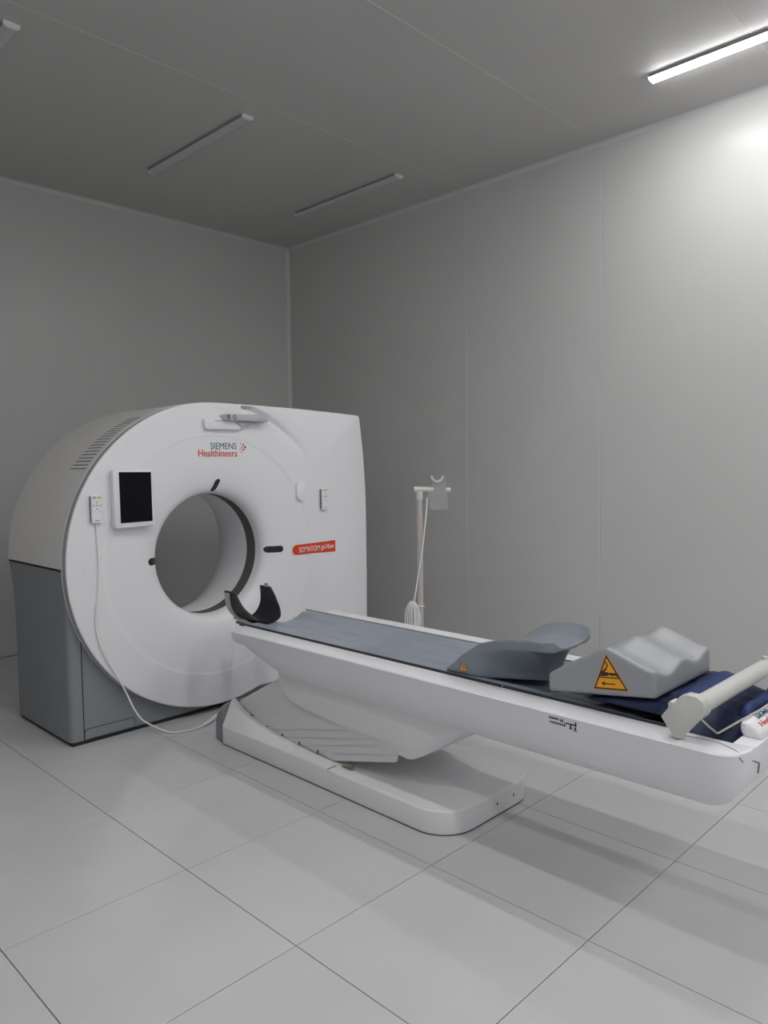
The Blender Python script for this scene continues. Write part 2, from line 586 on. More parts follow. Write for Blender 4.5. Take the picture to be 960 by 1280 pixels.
# laser windows: rounded slots lying on the dished cover
def slot(rc_, ang, length, w, skew=0.0):
    """rounded slot centred at radius rc_, running radially, laid on the dish"""
    a = math.radians(ang)
    er = Vector((math.cos(a), 0, math.sin(a))); et = Vector((-math.sin(a), 0, math.cos(a)))
    N = 24
    v = []; f = []
    for k in range(N + 1):
        u = -length / 2 * math.cos(PI * k / N)
        ex = max(0.0, abs(u) - (length / 2 - w))
        hw = math.sqrt(max(0, w * w - ex * ex))
        for t, dy in ((-hw, .003), (-hw, -.0018), (-hw * .5, -.0018), (0, -.0018), (hw * .5, -.0018), (hw, -.0018), (hw, .003)):
            p = Vector((CX, 0, CZ)) + er * (rc_ + u) + et * (t + skew * u)
            r = math.hypot(p.x - CX, p.z - CZ)
            v.append((p.x, dish(max(.3452, r)) + dy, p.z))
    for k in range(N):
        for j in range(6):
            f.append((k * 7 + j, k * 7 + j + 1, (k + 1) * 7 + j + 1, (k + 1) * 7 + j))
    return me_from(v, f)
link('laser_window', slot(.392, 87.5, .072, .0155, -0.30), 'lens', gan)
link('laser_window', slot(.414, -1.0, .116, .0195), 'lens', gan)
link('laser_window', slot(.383, 180.5, .058, .0195), 'lens', gan)

# maker's lettering
link('logo_lettering', on_front(text_me('SIEMENS', .173, .036, bold=-.004), 2.312, 1.489, 3.6145), 'teal', gan)
link('logo_lettering', on_front(text_me('Healthineers', .254, .040, bold=.002), 2.234, 1.447, 3.6145), 'orange', gan)
for (dx, dz, rr, mm) in ((2.515, 1.521, .0035, 'orange'), (2.531, 1.514, .0055, 'orange'), (2.522, 1.500, .004, 'orange'), (2.543, 1.501, .0062, 'teal'),
                         (2.509, 1.489, .0035, 'orange'), (2.531, 1.487, .0055, 'orange'), (2.518, 1.474, .0035, 'orange')):
    link('logo_dot', me_prism([(dx + rr * math.cos(2 * PI * k / 10), dz + rr * math.sin(2 * PI * k / 10)) for k in range(10)], 'y', 3.6125, 3.6155), mm, gan)

# orange model label
lp = [(3.227, .834), (3.227, .907), (2.915, .902)]
for k in range(1, 8):
    a = PI / 2 + PI * k / 8
    lp.append((2.910 + .033 * math.cos(a), .8715 + .031 * math.sin(a)))
lp.append((2.915, .8415))
lab = link('model_label', me_prism(lp, 'y', 3.6115, 3.616), 'red_label', gan)
tm = on_front(text_me('SOMATOM', .168, .033, bold=.004), 2.925, .853, 3.6110); link('label_lettering', tm, 'white', lab)
tm = on_front(text_me('go.Now', .108, .042, bold=.004), 3.106, .848, 3.6110); link('label_lettering', tm, 'white', lab)

# moulded handle and intercom bar at the top of the cover
pk = [(2.262, 1.655), (2.40, 1.672), (2.47, 1.672), (2.53, 1.640), (2.505, 1.606), (2.493, 1.598), (2.276, 1.596), (2.266, 1.604)]
hb = link('handle_recess', me_prism(pk, 'y', 3.588, 3.616, .008, 2), 'white', gan); smooth_by_angle(hb, 40)
bp_ = [(2.372, 1.650), (2.372, 1.676), (2.384, 1.684), (2.66, 1.689), (2.674, 1.683), (2.677, 1.655), (2.670, 1.647), (2.50, 1.648)]
ib = link('intercom_bar', me_prism(bp_, 'y', 3.558, 3.616, .005, 2), 'bar_grey', gan); smooth_by_angle(ib, 40)
tp = [(2.45, 1.649), (2.66, 1.648), (2.58, 1.635), (2.53, 1.622), (2.505, 1.612)]
link('bar_bracket', me_prism(tp, 'y', 3.580, 3.616, .004, 1), 'bar_grey', gan)
rv = []
for k in range(24):
    a = 2 * PI * k / 24
    for r_ in (.0085, .0125):
        rv.append((2.438 + r_ * math.cos(a), 3.5572, 1.667 + r_ * math.sin(a)))
rf = [(k * 2, k * 2 + 1, ((k + 1) % 24) * 2 + 1, ((k + 1) % 24) * 2) for k in range(24)]
link('button_ring', me_from(rv, rf), 'ink', ib)
link('button_square', me_box(2.390, 2.408, 3.557, 3.5585, 1.655, 1.682), 'grey_mark', ib)
link('button_square', me_box(2.379, 2.385, 3.5572, 3.5585, 1.660, 1.678), 'grey_mark', ib)
for k in range(7):
    link('printed_mark', me_box(2.326 + k * .0062, 2.3305 + k * .0062, 3.5872, 3.589, 1.6425 + (k % 2) * .001, 1.6460 + (k % 3) * .001), 'grey_mark', hb)

# round-ended holder without its remote
hk = [(2.908, 1.285), (2.908, 1.212)] + [(2.943 + .035 * math.cos(a_), 1.212 + .038 * math.sin(a_)) for a_ in [PI + PI * k / 10 for k in range(1, 10)]] + [(2.978, 1.212), (2.978, 1.285), (2.965, 1.292), (2.92, 1.292)]
o = link('empty_remote_cradle', me_prism(hk, 'y', 3.594, 3.616, .006, 2), 'white', gan); smooth_by_angle(o, 40)
link('cover_stud', me_prism([(1.578 + .008 * math.cos(2 * PI * k / 10), .892 + .006 * math.sin(2 * PI * k / 10)) for k in range(10)], 'y', 3.609, 3.616), 'white', gan)

# ------------------------------------------------------------------ tablet on the cover
tb = thing('tablet_display', (1.83, 3.58, 1.085), 'white framed tablet with black screen on the scanner cover', 'tablet')
o = link('frame', me_prism([(1.722, 1.094), (1.734, 1.083), (1.930, 1.088), (1.942, 1.098), (1.937, 1.376), (1.928, 1.386), (1.728, 1.383), (1.718, 1.372)], 'y', 3.572, 3.611, .008, 3), 'white', tb); smooth_by_angle(o, 40)
link('screen', me_prism([(1.752, 1.112), (1.925, 1.114), (1.924, 1.367), (1.750, 1.369)], 'y', 3.5705, 3.5735), 'screen', tb)
link('mount_plate', me_box(1.76, 1.90, 3.609, 3.612, 1.14, 1.33), 'rim', tb)

# ------------------------------------------------------------------ remotes
def remote(x0, x1, z0, z1, label, rich):
    t = thing('remote_control', ((x0 + x1) / 2, 3.60, z0), label, 'remote', 'wired remotes on the scanner cover')
    w = x1 - x0; h = z1 - z0
    box('body', (x0, x1, 3.589, 3.6125, z0, z1), 'white', t, .006, 3)
    fy = 3.5885
    cx = (x0 + x1) / 2; cz = z0 + h * .63
    box('yellow_key', (cx + w * .05, cx + w * .36, fy - .001, fy + .001, z1 - h * .11, z1 - h * .055), 'yellow', t)
    box('grey_key', (cx - w * .34, cx - w * .10, fy - .001, fy + .001, z1 - h * .105, z1 - h * .06), 'grey_mark', t)
    for dx, dz in ((0, .0), (-.3, 0), (.3, 0), (0, .12), (0, -.12)):
        box('arrow_key', (cx + dx * w - .0028, cx + dx * w + .0028, fy - .001, fy + .001, cz + dz * h - .0025, cz + dz * h + .0025), 'grey_mark', t)
    for dx in (-.25, .25):
        box('round_key', (cx + dx * w - .0024, cx + dx * w + .0024, fy - .001, fy + .001, z0 + h * .40, z0 + h * .42), 'grey_mark', t)
    box('printed_mark', (cx - w * .18, cx + w * .18, fy - .0006, fy + .001, z0 + h * .085, z0 + h * .11), 'grey_mark', t)
    box('side_strip', (x0 - .0008, x0 + .002, 3.598, 3.6115, z0 + .006, z1 - .006), 'grey_mark', t)
    return t
rl = remote(1.613, 1.666, 1.119, 1.257, 'white wired remote with yellow key hanging left of the black tablet', True)
remote(3.104, 3.152, 1.110, 1.245, 'white remote clipped above the orange model label', False)

# cord of the left remote, down the cover and over the floor to the table base
cord = catmull([(1.640, 3.600, 1.122), (1.640, 3.606, 1.10), (1.646, 3.6065, .93), (1.637, 3.6065, .775), (1.620, 3.6065, .62), (1.648, 3.6065, .48), (1.749, 3.605, .272), (1.775, 3.59, .20),
                (1.792, 3.575, .15), (1.825, 3.56, .09), (1.88, 3.55, .045), (1.93, 3.53, .012), (1.955, 3.485, .0065), (2.02, 3.452, .0065), (2.10, 3.45, .0065), (2.19, 3.485, .0065), (2.26, 3.535, .0065), (2.31, 3.56, .0065)], 8)
cb = tube('remote_cable', cord, .0045, 'cable', None, 8)
tag(cb, 'thin white cable looping from the left remote down to the floor', 'cable')
pl = tube('plug_sleeve', [(2.115, 3.4515, .0115), (2.16, 3.468, .0115), (2.26, 3.535, .0115)], .0105, 'cable', cb, 10, [.007, .0105, .0115])

# ------------------------------------------------------------------ patient table
TXc = 2.345
tab = thing('patient_table', (TXc, 2.2, 0), 'long white motorised patient table on a low plinth before the scanner', 'patient table')

def rounded_plan(x0, x1, y0, y1, r_near, n=10):
    """rectangle with the y0 end (towards the viewer) strongly rounded"""
    pts = []
    for k in range(n + 1):
        a = PI + PI / 2 * k / n
        pts.append((x0 + r_near + r_near * math.cos(a), y0 + r_near + r_near * math.sin(a)))
    for k in range(n + 1):
        a = 1.5 * PI + PI / 2 * k / n
        pts.append((x1 - r_near + r_near * math.cos(a), y0 + r_near + r_near * math.sin(a)))
    pts += [(x1, y1), (x0, y1)]
    return pts
PX0, PX1 = 2.045, 2.645
o = link('plinth', me_prism(rounded_plan(PX0, PX1, 1.70, 3.16, .15), 'z', 0.004, .098, .008, 3), 'white_soft', tab); smooth_by_angle(o, 35)
plin = o
link('floor_joint', me_prism(rounded_plan(PX0 + .003, PX1 - .003, 1.703, 3.157, .15), 'z', 0.0, .0042), 'grey_mark', plin)
for (sx, sy, sz) in ((2.35, 1.6985, .052), (2.46, 1.6985, .052)):
    link('screw', me_box(sx - .004, sx + .004, sy, sy + .004, sz - .006, sz + .006, .001, 1), 'grey_mark', plin)
# raised side walls of the plinth towards the gantry
def skirt(xo, xi):
    prof = [(2.36, .098), (2.50, .104), (2.66, .113), (2.80, .126), (2.92, .142), (3.02, .162), (3.09, .185), (3.135, .212), (3.158, .226)]
    secs = []
    for y, zt in prof:
        t = (zt - .098) / .128
        xt = xo + (xi - xo) * (.55 + .25 * t)
        secs.append([(xo + (xi - xo) * .02, y, .090), (xo + (xi - xo) * .03, y, .098), (xt, y, max(zt, .0985)), (xi, y, max(zt - .003, .0982)), (xi, y, .090)])
    o = link('side_skirt', loft(secs), 'white_soft', tab)
    smooth_by_angle(o, 30)
skirt(PX0, 2.125)
skirt(PX1, 2.565)
link('skirt_joint', me_box(2.0442, 2.092, 2.3585, 2.361, .09, .1005), 'grey_mark', plin)
# dark rounded cap between plinth and gantry
v = []
secs = []
for k in range(7):
    t = k / 6
    y = 3.162 + .12 * t
    zt = .205 * math.sqrt(max(0.05, 1 - (t * .97) ** 2)); 
    x0 = PX0 + .012 + .03 * t * t; x1 = PX1 - .012 - .03 * t * t
    secs.append([(x0, y, .005), (x0, y, zt * .8), (x0 + .02, y, zt * .95), (x0 + .06, y, zt), (x1 - .06, y, zt), (x1 - .02, y, zt * .95), (x1, y, zt * .8), (x1, y, .005)])
o = link('end_cap', loft(secs), 'base_grey', tab); smooth_by_angle(o, 50)

# lift housing behind the pleats
hx0, hx1 = 2.135, 2.555
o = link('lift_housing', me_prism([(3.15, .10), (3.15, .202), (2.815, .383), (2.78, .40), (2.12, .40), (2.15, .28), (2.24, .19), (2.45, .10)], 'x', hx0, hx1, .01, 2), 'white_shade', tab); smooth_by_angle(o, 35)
# pleats: overlapping plates running obliquely up the near and far side
A_ = [(3.03, .149), (2.892, .1255), (2.774, .1165), (2.644, .112), (2.514, .108), (2.40, .104)]
B_ = [(2.40, .297), (2.25, .276), (2.13, .268), (2.05, .262), (2.02, .232), (2.03, .198)]
for side in (0, 1):
    for k in range(5):
        a0, b0, a1, b1 = A_[k], B_[k], A_[k + 1], B_[k + 1]
        x = (2.1325 - .0022 * k) if side == 0 else (2.5575 + .0022 * k)
        th = .004
        s = -1 if side == 0 else 1
        ys = [a0, b0, b1, a1]
        v = [(x + s * (.0100 if q in (2, 3) else 0.0), p[0], p[1]) for q, p in enumerate(ys)] + [(x - s * th, p[0], p[1]) for p in ys]
        fcs = [(0, 1, 2, 3), (4, 7, 6, 5), (0, 4, 5, 1), (1, 5, 6, 2), (2, 6, 7, 3), (3, 7, 4, 0)]
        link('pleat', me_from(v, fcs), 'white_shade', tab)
        if side == 0:
            link('pleat_clip', me_box(x - .010, x + .004, a0[0] - .010, a0[0] + .001, a0[1] + .001, a0[1] + .013), 'grey_mark', tab)
link('brass_catch', me_prism([(2.335, .103), (2.300, .106), (2.262, .122), (2.268, .108), (2.285, .100)], 'x', 2.10, 2.112), 'brass', tab)

# hanging cover under the tray
def cov_sec(y, zb, half, zc, zt=.452):
    c = TXc
    pts = [(c - half, zt), (c - half + .001, zc + .006), (c - half + .004, zc), (c - half + .022, zb + .004), (c - half + .032, zb),
           (c + half - .032, zb), (c + half - .022, zb + .004), (c + half - .004, zc), (c + half - .001, zc + .006), (c + half, zt)]
    return [(x, y, min(z, zt)) for x, z in pts]
st = [(2.805, .40, .190, .42), (2.80, .36, .212, .385), (2.785, .325, .226, .352), (2.75, .302, .234, .330), (2.70, .290, .239, .314), (2.60, .278, .240, .298), (2.4, .262, .240, .283), (2.2, .244, .240, .276), (2.02, .224, .240, .272), (1.975, .219, .239, .271), (1.95, .224, .236, .274), (1.90, .250, .231, .297), (1.80, .316, .222, .352), (1.68, .398, .210, .416), (1.635, .430, .200, .438)]
o = link('lift_cover', loft([cov_sec(*s) for s in st]), 'white_soft', tab); smooth_by_angle(o, 28)

# tray: long hull with open channel on top
def tray_half(y):
    """half width of the hull in plan"""
    hw = .335
    if y < .78:
        t = min(1, (.78 - y) / .1035)
        hw = .335 - .15 * (1 - (1 - t ** 3) ** (1 / 3))
    if y > 2.99:
        t = min(1, (y - 2.99) / .045)
        hw = .335 - .03 + .03 * math.sqrt(max(0, 1 - t * t))
    return hw
def tray_bot(y):
    if y > 2.68:
        t = min(1, (y - 2.68) / .255)
        s = t ** 1.15
        e = max(0, (y - 3.0) / .04)
        return .402 + .138 * s + .012 * min(1, e) ** 2
    if y < .80:
        t = min(1, (.80 - y) / .1235)
        return .402 + .165 * t ** 2.1
    return .402
def tray_sec(y, chan=True):
    hw = tray_half(y); zb = tray_bot(y)
    d = .605 - zb
    k = max(.25, min(1, (d - .04) / .16))
    xi = min(.232, hw - .012)
    cf = max(.545, zb + .008)
    half = [(.0, zb), (hw - .150 * k, zb), (hw - .105 * k, zb + d * .05), (hw - .066 * k, zb + d * .15), (hw - .038 * k, zb + d * .31), (hw - .018 * k, zb + d * .55), (hw - .006 * k, zb + d * .80), (hw - .001, .598),
            (hw, .601), (hw - .004, .6055), (xi, .6085), (xi - .0045, .606), (xi - .0045, cf if chan else .6083), (0, cf if chan else .6083)]
    out = [(TXc - x, y, z) for x, z in half]
    out += [(TXc + x, y, z) for x, z in reversed(half[1:-1])]
    return out
ys = [3.038, 3.036, 3.030, 3.02, 3.005, 2.99, 2.96, 2.935, 2.90, 2.86, 2.82, 2.78, 2.74, 2.70, 2.68, 2.4, 2.0, 1.6, 1.2, .9, .80, .78, .765, .75, .74, .7355]
ye = [.735, .725, .715, .706, .698, .692, .687, .683, .680, .678, .6768]
tray = link('tray_hull', loft([tray_sec(y) for y in ys] + [tray_sec(y, False) for y in ye], cap=True), 'white', tab); smooth_by_angle(tray, 32)
fe = tray
link('rim_joint', me_tube(catmull([(2.100, .90, .6083), (2.082, .868, .6083), (2.085, .827, .6083), (2.090, .793, .6083), (2.088, .76, .6083), (2.079, .735, .608), (2.066, .711, .607), (2.056, .694, .604)], 6), .0016, 6), 'rim', fe)
# lifted handle lip at the foot end with the maker's name
lp2 = [(.735, .604), (.744, .630), (.741, .646), (.730, .6525), (.712, .648), (.684, .628), (.680, .604)]
o = link('end_handle', me_prism(lp2, 'x', 2.185, 2.505, .012, 3), 'white', tab); smooth_by_angle(o, 40)
eh = o
def on_lip(me, x, y0, z0, slope):
    me.transform(Matrix.Translation((x, y0, z0)) @ Matrix.Rotation(slope, 4, 'X'))
    return me
link('logo_lettering', on_lip(text_me('SIEMENS', .15, .014, bold=.002), 2.245, .7105, .6485, .62), 'teal', eh)
link('logo_lettering', on_lip(text_me('Healthineers', .20, .015, bold=.002), 2.225, .6935, .6362, .62), 'orange', eh)
# small dark latch on the end
link('latch', me_tube([(2.100, .6815, .578), (2.120, .679, .570), (2.150, .677, .557), (2.153, .681, .527)], .0022, 6), 'grey_mark', fe)
link('latch', me_tube([(2.048, .695, .597), (2.060, .690, .583)], .002, 6), 'grey_mark', fe)

# printed patient pictograms on the near flank
def flank(parts, m):
    """boxes given as (y0,y1,z0,z1) laid on the flank"""
    for (a, b, z0, z1) in parts:
        x = TXc - tray_half(1.2) + .0010 + (.592 - (z0 + z1) / 2) * .22 - .0012
        link('pictogram', me_box(x, x + .004, a, b, z0, z1), m, tray)
flank([(1.222, 1.256, .586, .590), (1.212, 1.2165, .583, .589), (1.206, 1.209, .581, .592), (1.213, 1.256, .572, .5755), (1.20, 1.212, .5715, .5745), (1.199, 1.2025, .569, .582),
       (1.163, 1.197, .5800, .5838), (1.160, 1.1635, .5785, .593), (1.178, 1.183, .568, .580), (1.174, 1.186, .565, .568), (1.162, 1.168, .566, .576), (1.160, 1.171, .561, .565)], 'ink')
for k in range(6):
    link('pictogram', me_box(TXc - tray_half(1.2) + .0050, TXc - tray_half(1.2) + .009, 1.245 - k * .0075, 1.249 - k * .0075, .5675 + (k % 2) * .001, .571 + (k % 3) * .0008), 'grey_mark', tray)

# cradle board: concave dark carbon board sliding on the tray
def cr_z(x, d=.052, top=.613, w=.2245):
    return top - d * (1 - (x / w) ** 2)
NU = 20
def cradle_sec(y, w, top, th):
    up = [(TXc - w + 2 * w * k / NU, y, cr_z(-w + 2 * w * k / NU, top=top)) for k in range(NU + 1)]
    lo = [(p[0], y, p[2] - th) for p in reversed(up)]
    return up + lo
cr = link('cradle_board', loft([cradle_sec(y, .2245, .613, .012) for y in (3.100, 3.0, 2.0, .895)]), 'carbon', tab); smooth_by_angle(cr, 40)
tube('cradle_edge', [(TXc - .2225, 3.122, .6125), (TXc - .2225, .92, .6125)], .0035, 'carbon', cr, 8)
tube('cradle_edge', [(TXc + .2225, 3.122, .6125), (TXc + .2225, .92, .6125)], .0035, 'rim', cr, 8)
link('edge_tip', me_box(TXc - .232, TXc - .208, .885, .925, .606, .622, .004, 2), 'silver', cr)
box('edge_clip', (TXc - .2275, TXc - .217, 1.508, 1.514, .609, .6180), 'silver', cr, .002, 1)

# ------------------------------------------------------------------ mattress
v = []; f = []
NXm, NYm = 36, 150
Y0m, Y1m = 1.02, 3.085
for j in range(NYm + 1):
    y = Y0m + (Y1m - Y0m) * j / NYm
    for i in range(NXm + 1):
        s = -1 + 2 * i / NXm
        w = .212
        e = abs(s) ** 8
        wr_ = (mnoise.noise(Vector((s * 3.2 + y * 2.6, y * 3.0, 1.3))) * .0075 + mnoise.noise(Vector((s * 7, y * 2.2 + s * 3, 5.1))) * .005) * (1 - e)
        rdg = (1 - abs(mnoise.noise(Vector((s * 1.6 + y * 1.9, y * 2.4 - s * 1.1, 9.7))))) ** 9 * .0065 * (1 - e)
        wr_ += rdg
        cr1 = -.004 * math.exp(-((s - .62 + .05 * math.sin(y * 5)) / .035) ** 2) - .003 * math.exp(-((s - .84) / .03) ** 2)
        yy = y
        v.append((TXc + s * w, yy, cr_z(s * w) + .012 * (1 - e * .8) + wr_ + cr1 + .003))
n0 = len(v)
for j in range(NYm + 1):
    y = Y0m + (Y1m - Y0m) * j / NYm
    for i in range(NXm + 1):
        s = -1 + 2 * i / NXm
        v.append((TXc + s * .212, y, cr_z(s * .212) + .0012))
def gi(j, i, b=0): return b + j * (NXm + 1) + i
for j in range(NYm):
    for i in range(NXm):
        f.append((gi(j, i), gi(j, i + 1), gi(j + 1, i + 1), gi(j + 1, i)))
        f.append((gi(j, i, n0), gi(j + 1, i, n0), gi(j + 1, i + 1, n0), gi(j, i + 1, n0)))
for j in range(NYm):
    f.append((gi(j, 0), gi(j + 1, 0), gi(j + 1, 0, n0), gi(j, 0, n0)))
    f.append((gi(j, NXm), gi(j, NXm, n0), gi(j + 1, NXm, n0), gi(j + 1, NXm)))
for i in range(NXm):
    f.append((gi(0, i), gi(0, i, n0), gi(0, i + 1, n0), gi(0, i + 1)))
    f.append((gi(NYm, i), gi(NYm, i + 1), gi(NYm, i + 1, n0), gi(NYm, i, n0)))
mt = link('table_mattress', me_from(v, f), 'mattress', None); smooth_by_angle(mt, 60)
tag(mt, 'thin grey vinyl mattress lying along the patient table', 'mattress')

# ------------------------------------------------------------------ head holder
hh = thing('head_holder', (TXc, 3.24, .555), 'black U-shaped head holder at the scanner end of the table', 'head holder')
def hh_pt(u, off):
    """u -1..1 along the U; off = outward offset"""
    ang = u * math.radians(98)
    r = .110 + off
    x = r * math.sin(ang)
    z = -r * math.cos(ang)
    if abs(u) > .75:
        ex = (abs(u) - .75) / .25
        z += ex * .028
    return TXc + x, .687 + z
NUh = 28
v = []; f = []
for k in range(NUh + 1):
    u = -1 + 2 * k / NUh
    a = abs(u)
    ya = 3.150 + .145 * max(0, (a - .35) / .65) ** 1.3
    yb = 3.345 + .035 * a
    for off in (0, .012):
        x, z = hh_pt(u, off)
        v.append((x, ya, z)); v.append((x, yb, z))
for k in range(NUh):
    a = k * 4; b = (k + 1) * 4
    f += [(a, a + 1, b + 1, b), (a + 2, b + 2, b + 3, a + 3), (a, b, b + 2, a + 2), (a + 1, a + 3, b + 3, b + 1)]
f += [(0, 2, 3, 1), (NUh * 4, NUh * 4 + 1, NUh * 4 + 3, NUh * 4 + 2)]
o = link('pad', me_from(v, f), 'black', hh); smooth_by_angle(o, 40)
v = []; f = []
for k in range(NUh + 1):
    u = -.97 + 1.94 * k / NUh
    a = abs(u)
    yb = 3.345 + .035 * a
    for off in (.0125, .017):
        x, z = hh_pt(u, off)
        v.append((x, yb - .05, z)); v.append((x, yb - .006, z))
for k in range(NUh):
    a = k * 4; b = (k + 1) * 4
    f += [(a, a + 1, b + 1, b), (a + 2, b + 2, b + 3, a + 3), (a, b, b + 2, a + 2), (a + 1, a + 3, b + 3, b + 1)]
f += [(0, 2, 3, 1), (NUh * 4, NUh * 4 + 1, NUh * 4 + 3, NUh * 4 + 2)]
o = link('edge_strip', me_from(v, f), 'silver', hh); smooth_by_angle(o, 40)
x, z = hh_pt(1, .006)
link('strap_pin', me_box(x - .006, x + .006, 3.315, 3.338, z - .004, z + .018, .002, 1), 'silver', hh)
box('mounting_tongue', (TXc - .07, TXc + .07, 3.09, 3.36, .548, .564), 'silver', hh, .004, 2)
o = link('side_rail', me_tube([(2.155, 3.05, .607), (2.185, 3.12, .600), (2.225, 3.20, .592), (2.25, 3.33, .588)], .008, 8), 'silver', hh)

# ------------------------------------------------------------------ arm support
am = thing('arm_support', (2.32, 1.5, .60), 'dark grey moulded arm support with overhanging rear lip on the mattress', 'arm support')
def interp(tbl, t):
    tbl = sorted(tbl)
    if t <= tbl[0][0]: return tbl[0][1]
    for (a, va), (b, vb) in zip(tbl[:-1], tbl[1:]):
        if t <= b:
            s = (t - a) / (b - a)
            s = s * s * (3 - 2 * s) * .35 + s * .65
            return va + (vb - va) * s
    return tbl[-1][1]
ridge = [(1.318, .793), (1.40, .789), (1.477, .783), (1.55, .768), (1.615, .749), (1.66, .720), (1.707, .686), (1.745, .650), (1.776, .626)]
xf = [(1.318, 2.365), (1.335, 2.415), (1.36, 2.45), (1.40, 2.485), (1.45, 2.51), (1.60, 2.545), (1.776, 2.555)]
xn = [(1.318, 2.150), (1.330, 2.138), (1.35, 2.131), (1.45, 2.130), (1.776, 2.132)]
def arm_sec(y):
    zr = interp(ridge, y); a = interp(xn, y); b = interp(xf, y)
    floor_z = .613
    lip = min(.04, max(.004, zr - floor_z - .004))
    over = max(0.0, min(1.0, (1.66 - y) / .24))          # under-cut grows towards the overhang
    inset = .004 + .140 * over ** 1.15
    zb = floor_z
    if y < 1.412: zb = zr - lip - .004 - max(0, (1.412 - y)) * .02
    dip = min(.030, (zr - floor_z) * .5)
    w = b - a
    pts = []
    NS = 14
    for k in range(NS + 1):
        s = k / NS
        e = 4 * s * (1 - s)
        d = dip * min(1, (e * 1.25)) ** .8
        pts.append((a + w * s, zr - d))
    sidef = []
    zl = zr - lip
    side_near = []
    for q in range(5):
        t = (q + 1) / 5
        side_near.append((inset * math.sin(t * PI / 2) ** .8, zl + (zb - zl) * t))
    near = [(a + .001, zl)] + [(a + dx, z) for dx, z in side_near]
    far = [(b - .001, zl)] + [(b - dx, z) for dx, z in side_near]
    loop = pts + far + list(reversed(near))
    return [(x, y, z) for x, z in loop]
sy = [1.318, 1.324, 1.335, 1.35, 1.37, 1.39, 1.409, 1.413, 1.43, 1.46, 1.50, 1.54, 1.58, 1.62, 1.65, 1.68, 1.71, 1.735, 1.755, 1.77, 1.776]
o = link('moulded_body', loft([arm_sec(y) for y in sy]), 'foam_grey', am); soften(o, .005, 5)
sub = [(1.700, .640), (1.682, .640), (1.691, .660)]
def tri(name, pts, x, th, m, par):
    return link(name, me_prism(pts, 'x', x - th, x), m, par)
st_ = tri('warning_sticker', [(1.706, .632), (1.676, .632), (1.690, .662)], 2.1305, .0012, 'sticker', am)
tri('printed_mark', [(1.697, .638), (1.684, .638), (1.690, .654)], 2.1292, .0008, 'sticker_line', st_)
tri('printed_mark', [(1.6945, .6395), (1.6865, .6395), (1.690, .650)], 2.1283, .0005, 'sticker', st_)

# ------------------------------------------------------------------ knee wedge
kn = thing('knee_support', (2.34, 1.14, .61), 'light grey knee wedge with two leg troughs and a large warning triangle', 'knee support')
kx0, kx1 = 2.130, 2.552
prof = [(.962, .7625), (.985, .763), (1.00, .766), (1.06, .789), (1.10, .803), (1.118, .8085), (1.13, .8095), (1.142, .806), (1.20, .772), (1.28, .724), (1.325, .695), (1.338, .684)]
NXk = 32
v = []; f = []
Yk = [.966, .972, .985, 1.0, 1.02, 1.04, 1.06, 1.08, 1.10, 1.115, 1.13, 1.145, 1.17, 1.20, 1.24, 1.28, 1.31, 1.326, 1.338]
def kn_bot(y): return .625 + (1.338 - y) / (1.338 - .962) * .053
def kn_top(y, s):
    zr = interp(prof, y)
    dp = .027 * max(0, min(1, (1.22 - y) / .10))
    wv = math.sin(2 * PI * s) ** 2
    return zr - dp * wv
for y in Yk:
    for i in range(NXk + 1):
        s = i / NXk
        yy = y
        v.append((kx0 + (kx1 - kx0) * s, yy, kn_top(y, s)))
nb = len(v)
for y in Yk:
    for i in range(NXk + 1):
        s = i / NXk
        v.append((kx0 + (kx1 - kx0) * s, y - .006, kn_bot(y)))
R_ = NXk + 1
for j in range(len(Yk) - 1):
    for i in range(NXk):
        f.append((j * R_ + i, j * R_ + i + 1, (j + 1) * R_ + i + 1, (j + 1) * R_ + i))
        f.append((nb + j * R_ + i, nb + (j + 1) * R_ + i, nb + (j + 1) * R_ + i + 1, nb + j * R_ + i + 1))
    f.append((j * R_, (j + 1) * R_, nb + (j + 1) * R_, nb + j * R_))
    f.append((j * R_ + NXk, nb + j * R_ + NXk, nb + (j + 1) * R_ + NXk, (j + 1) * R_ + NXk))
J = len(Yk) - 1
for i in range(NXk):
    f.append((i, nb + i, nb + i + 1, i + 1))
    f.append((J * R_ + i, J * R_ + i + 1, nb + J * R_ + i + 1, nb + J * R_ + i))
o = link('wedge_body', me_from(v, f), 'foam_light', kn)
soften(o, .006, 14)
ws = tri('warning_sticker', [(1.165, .672), (1.050, .686), (1.124, .786)], 2.1302, .0012, 'sticker_line', kn)
def inset_tri(p, k):
    c = (sum(q[0] for q in p) / 3, sum(q[1] for q in p) / 3)
    return [(c[0] + (q[0] - c[0]) * k, c[1] + (q[1] - c[1]) * k) for q in p]
T0 = [(1.165, .672), (1.050, .686), (1.124, .786)]
tri('sticker_edge', inset_tri(T0, 1.05), 2.1306, .0010, 'sticker', ws)
tri('sticker_field', inset_tri(T0, .86), 2.1292, .0008, 'sticker', ws)
def bar2(p, q, w):
    d = Vector((q[0] - p[0], q[1] - p[1])); n = Vector((-d.y, d.x)).normalized() * w
    return [(p[0] + n.x, p[1] + n.y), (q[0] + n.x, q[1] + n.y), (q[0] - n.x, q[1] - n.y), (p[0] - n.x, p[1] - n.y)]
for p, q, w in (((1.150, .712), (1.078, .720), .0016), ((1.134, .694), (1.092, .699), .0016), ((1.136, .6938), (1.127, .701), .0016), ((1.136, .6938), (1.126, .690), .0016),
                ((1.143, .722), (1.118, .727), .006), ((1.120, .727), (1.090, .731), .0035), ((1.094, .731), (1.084, .724), .0022), ((1.138, .728), (1.124, .741), .003),
                ((1.124, .741), (1.119, .757), .002), ((1.119, .757), (1.128, .765), .0018), ((1.108, .728), (1.100, .723), .002)):
    tri('printed_mark', bar2(p, q, w), 2.1284, .0006, 'sticker_line', ws)

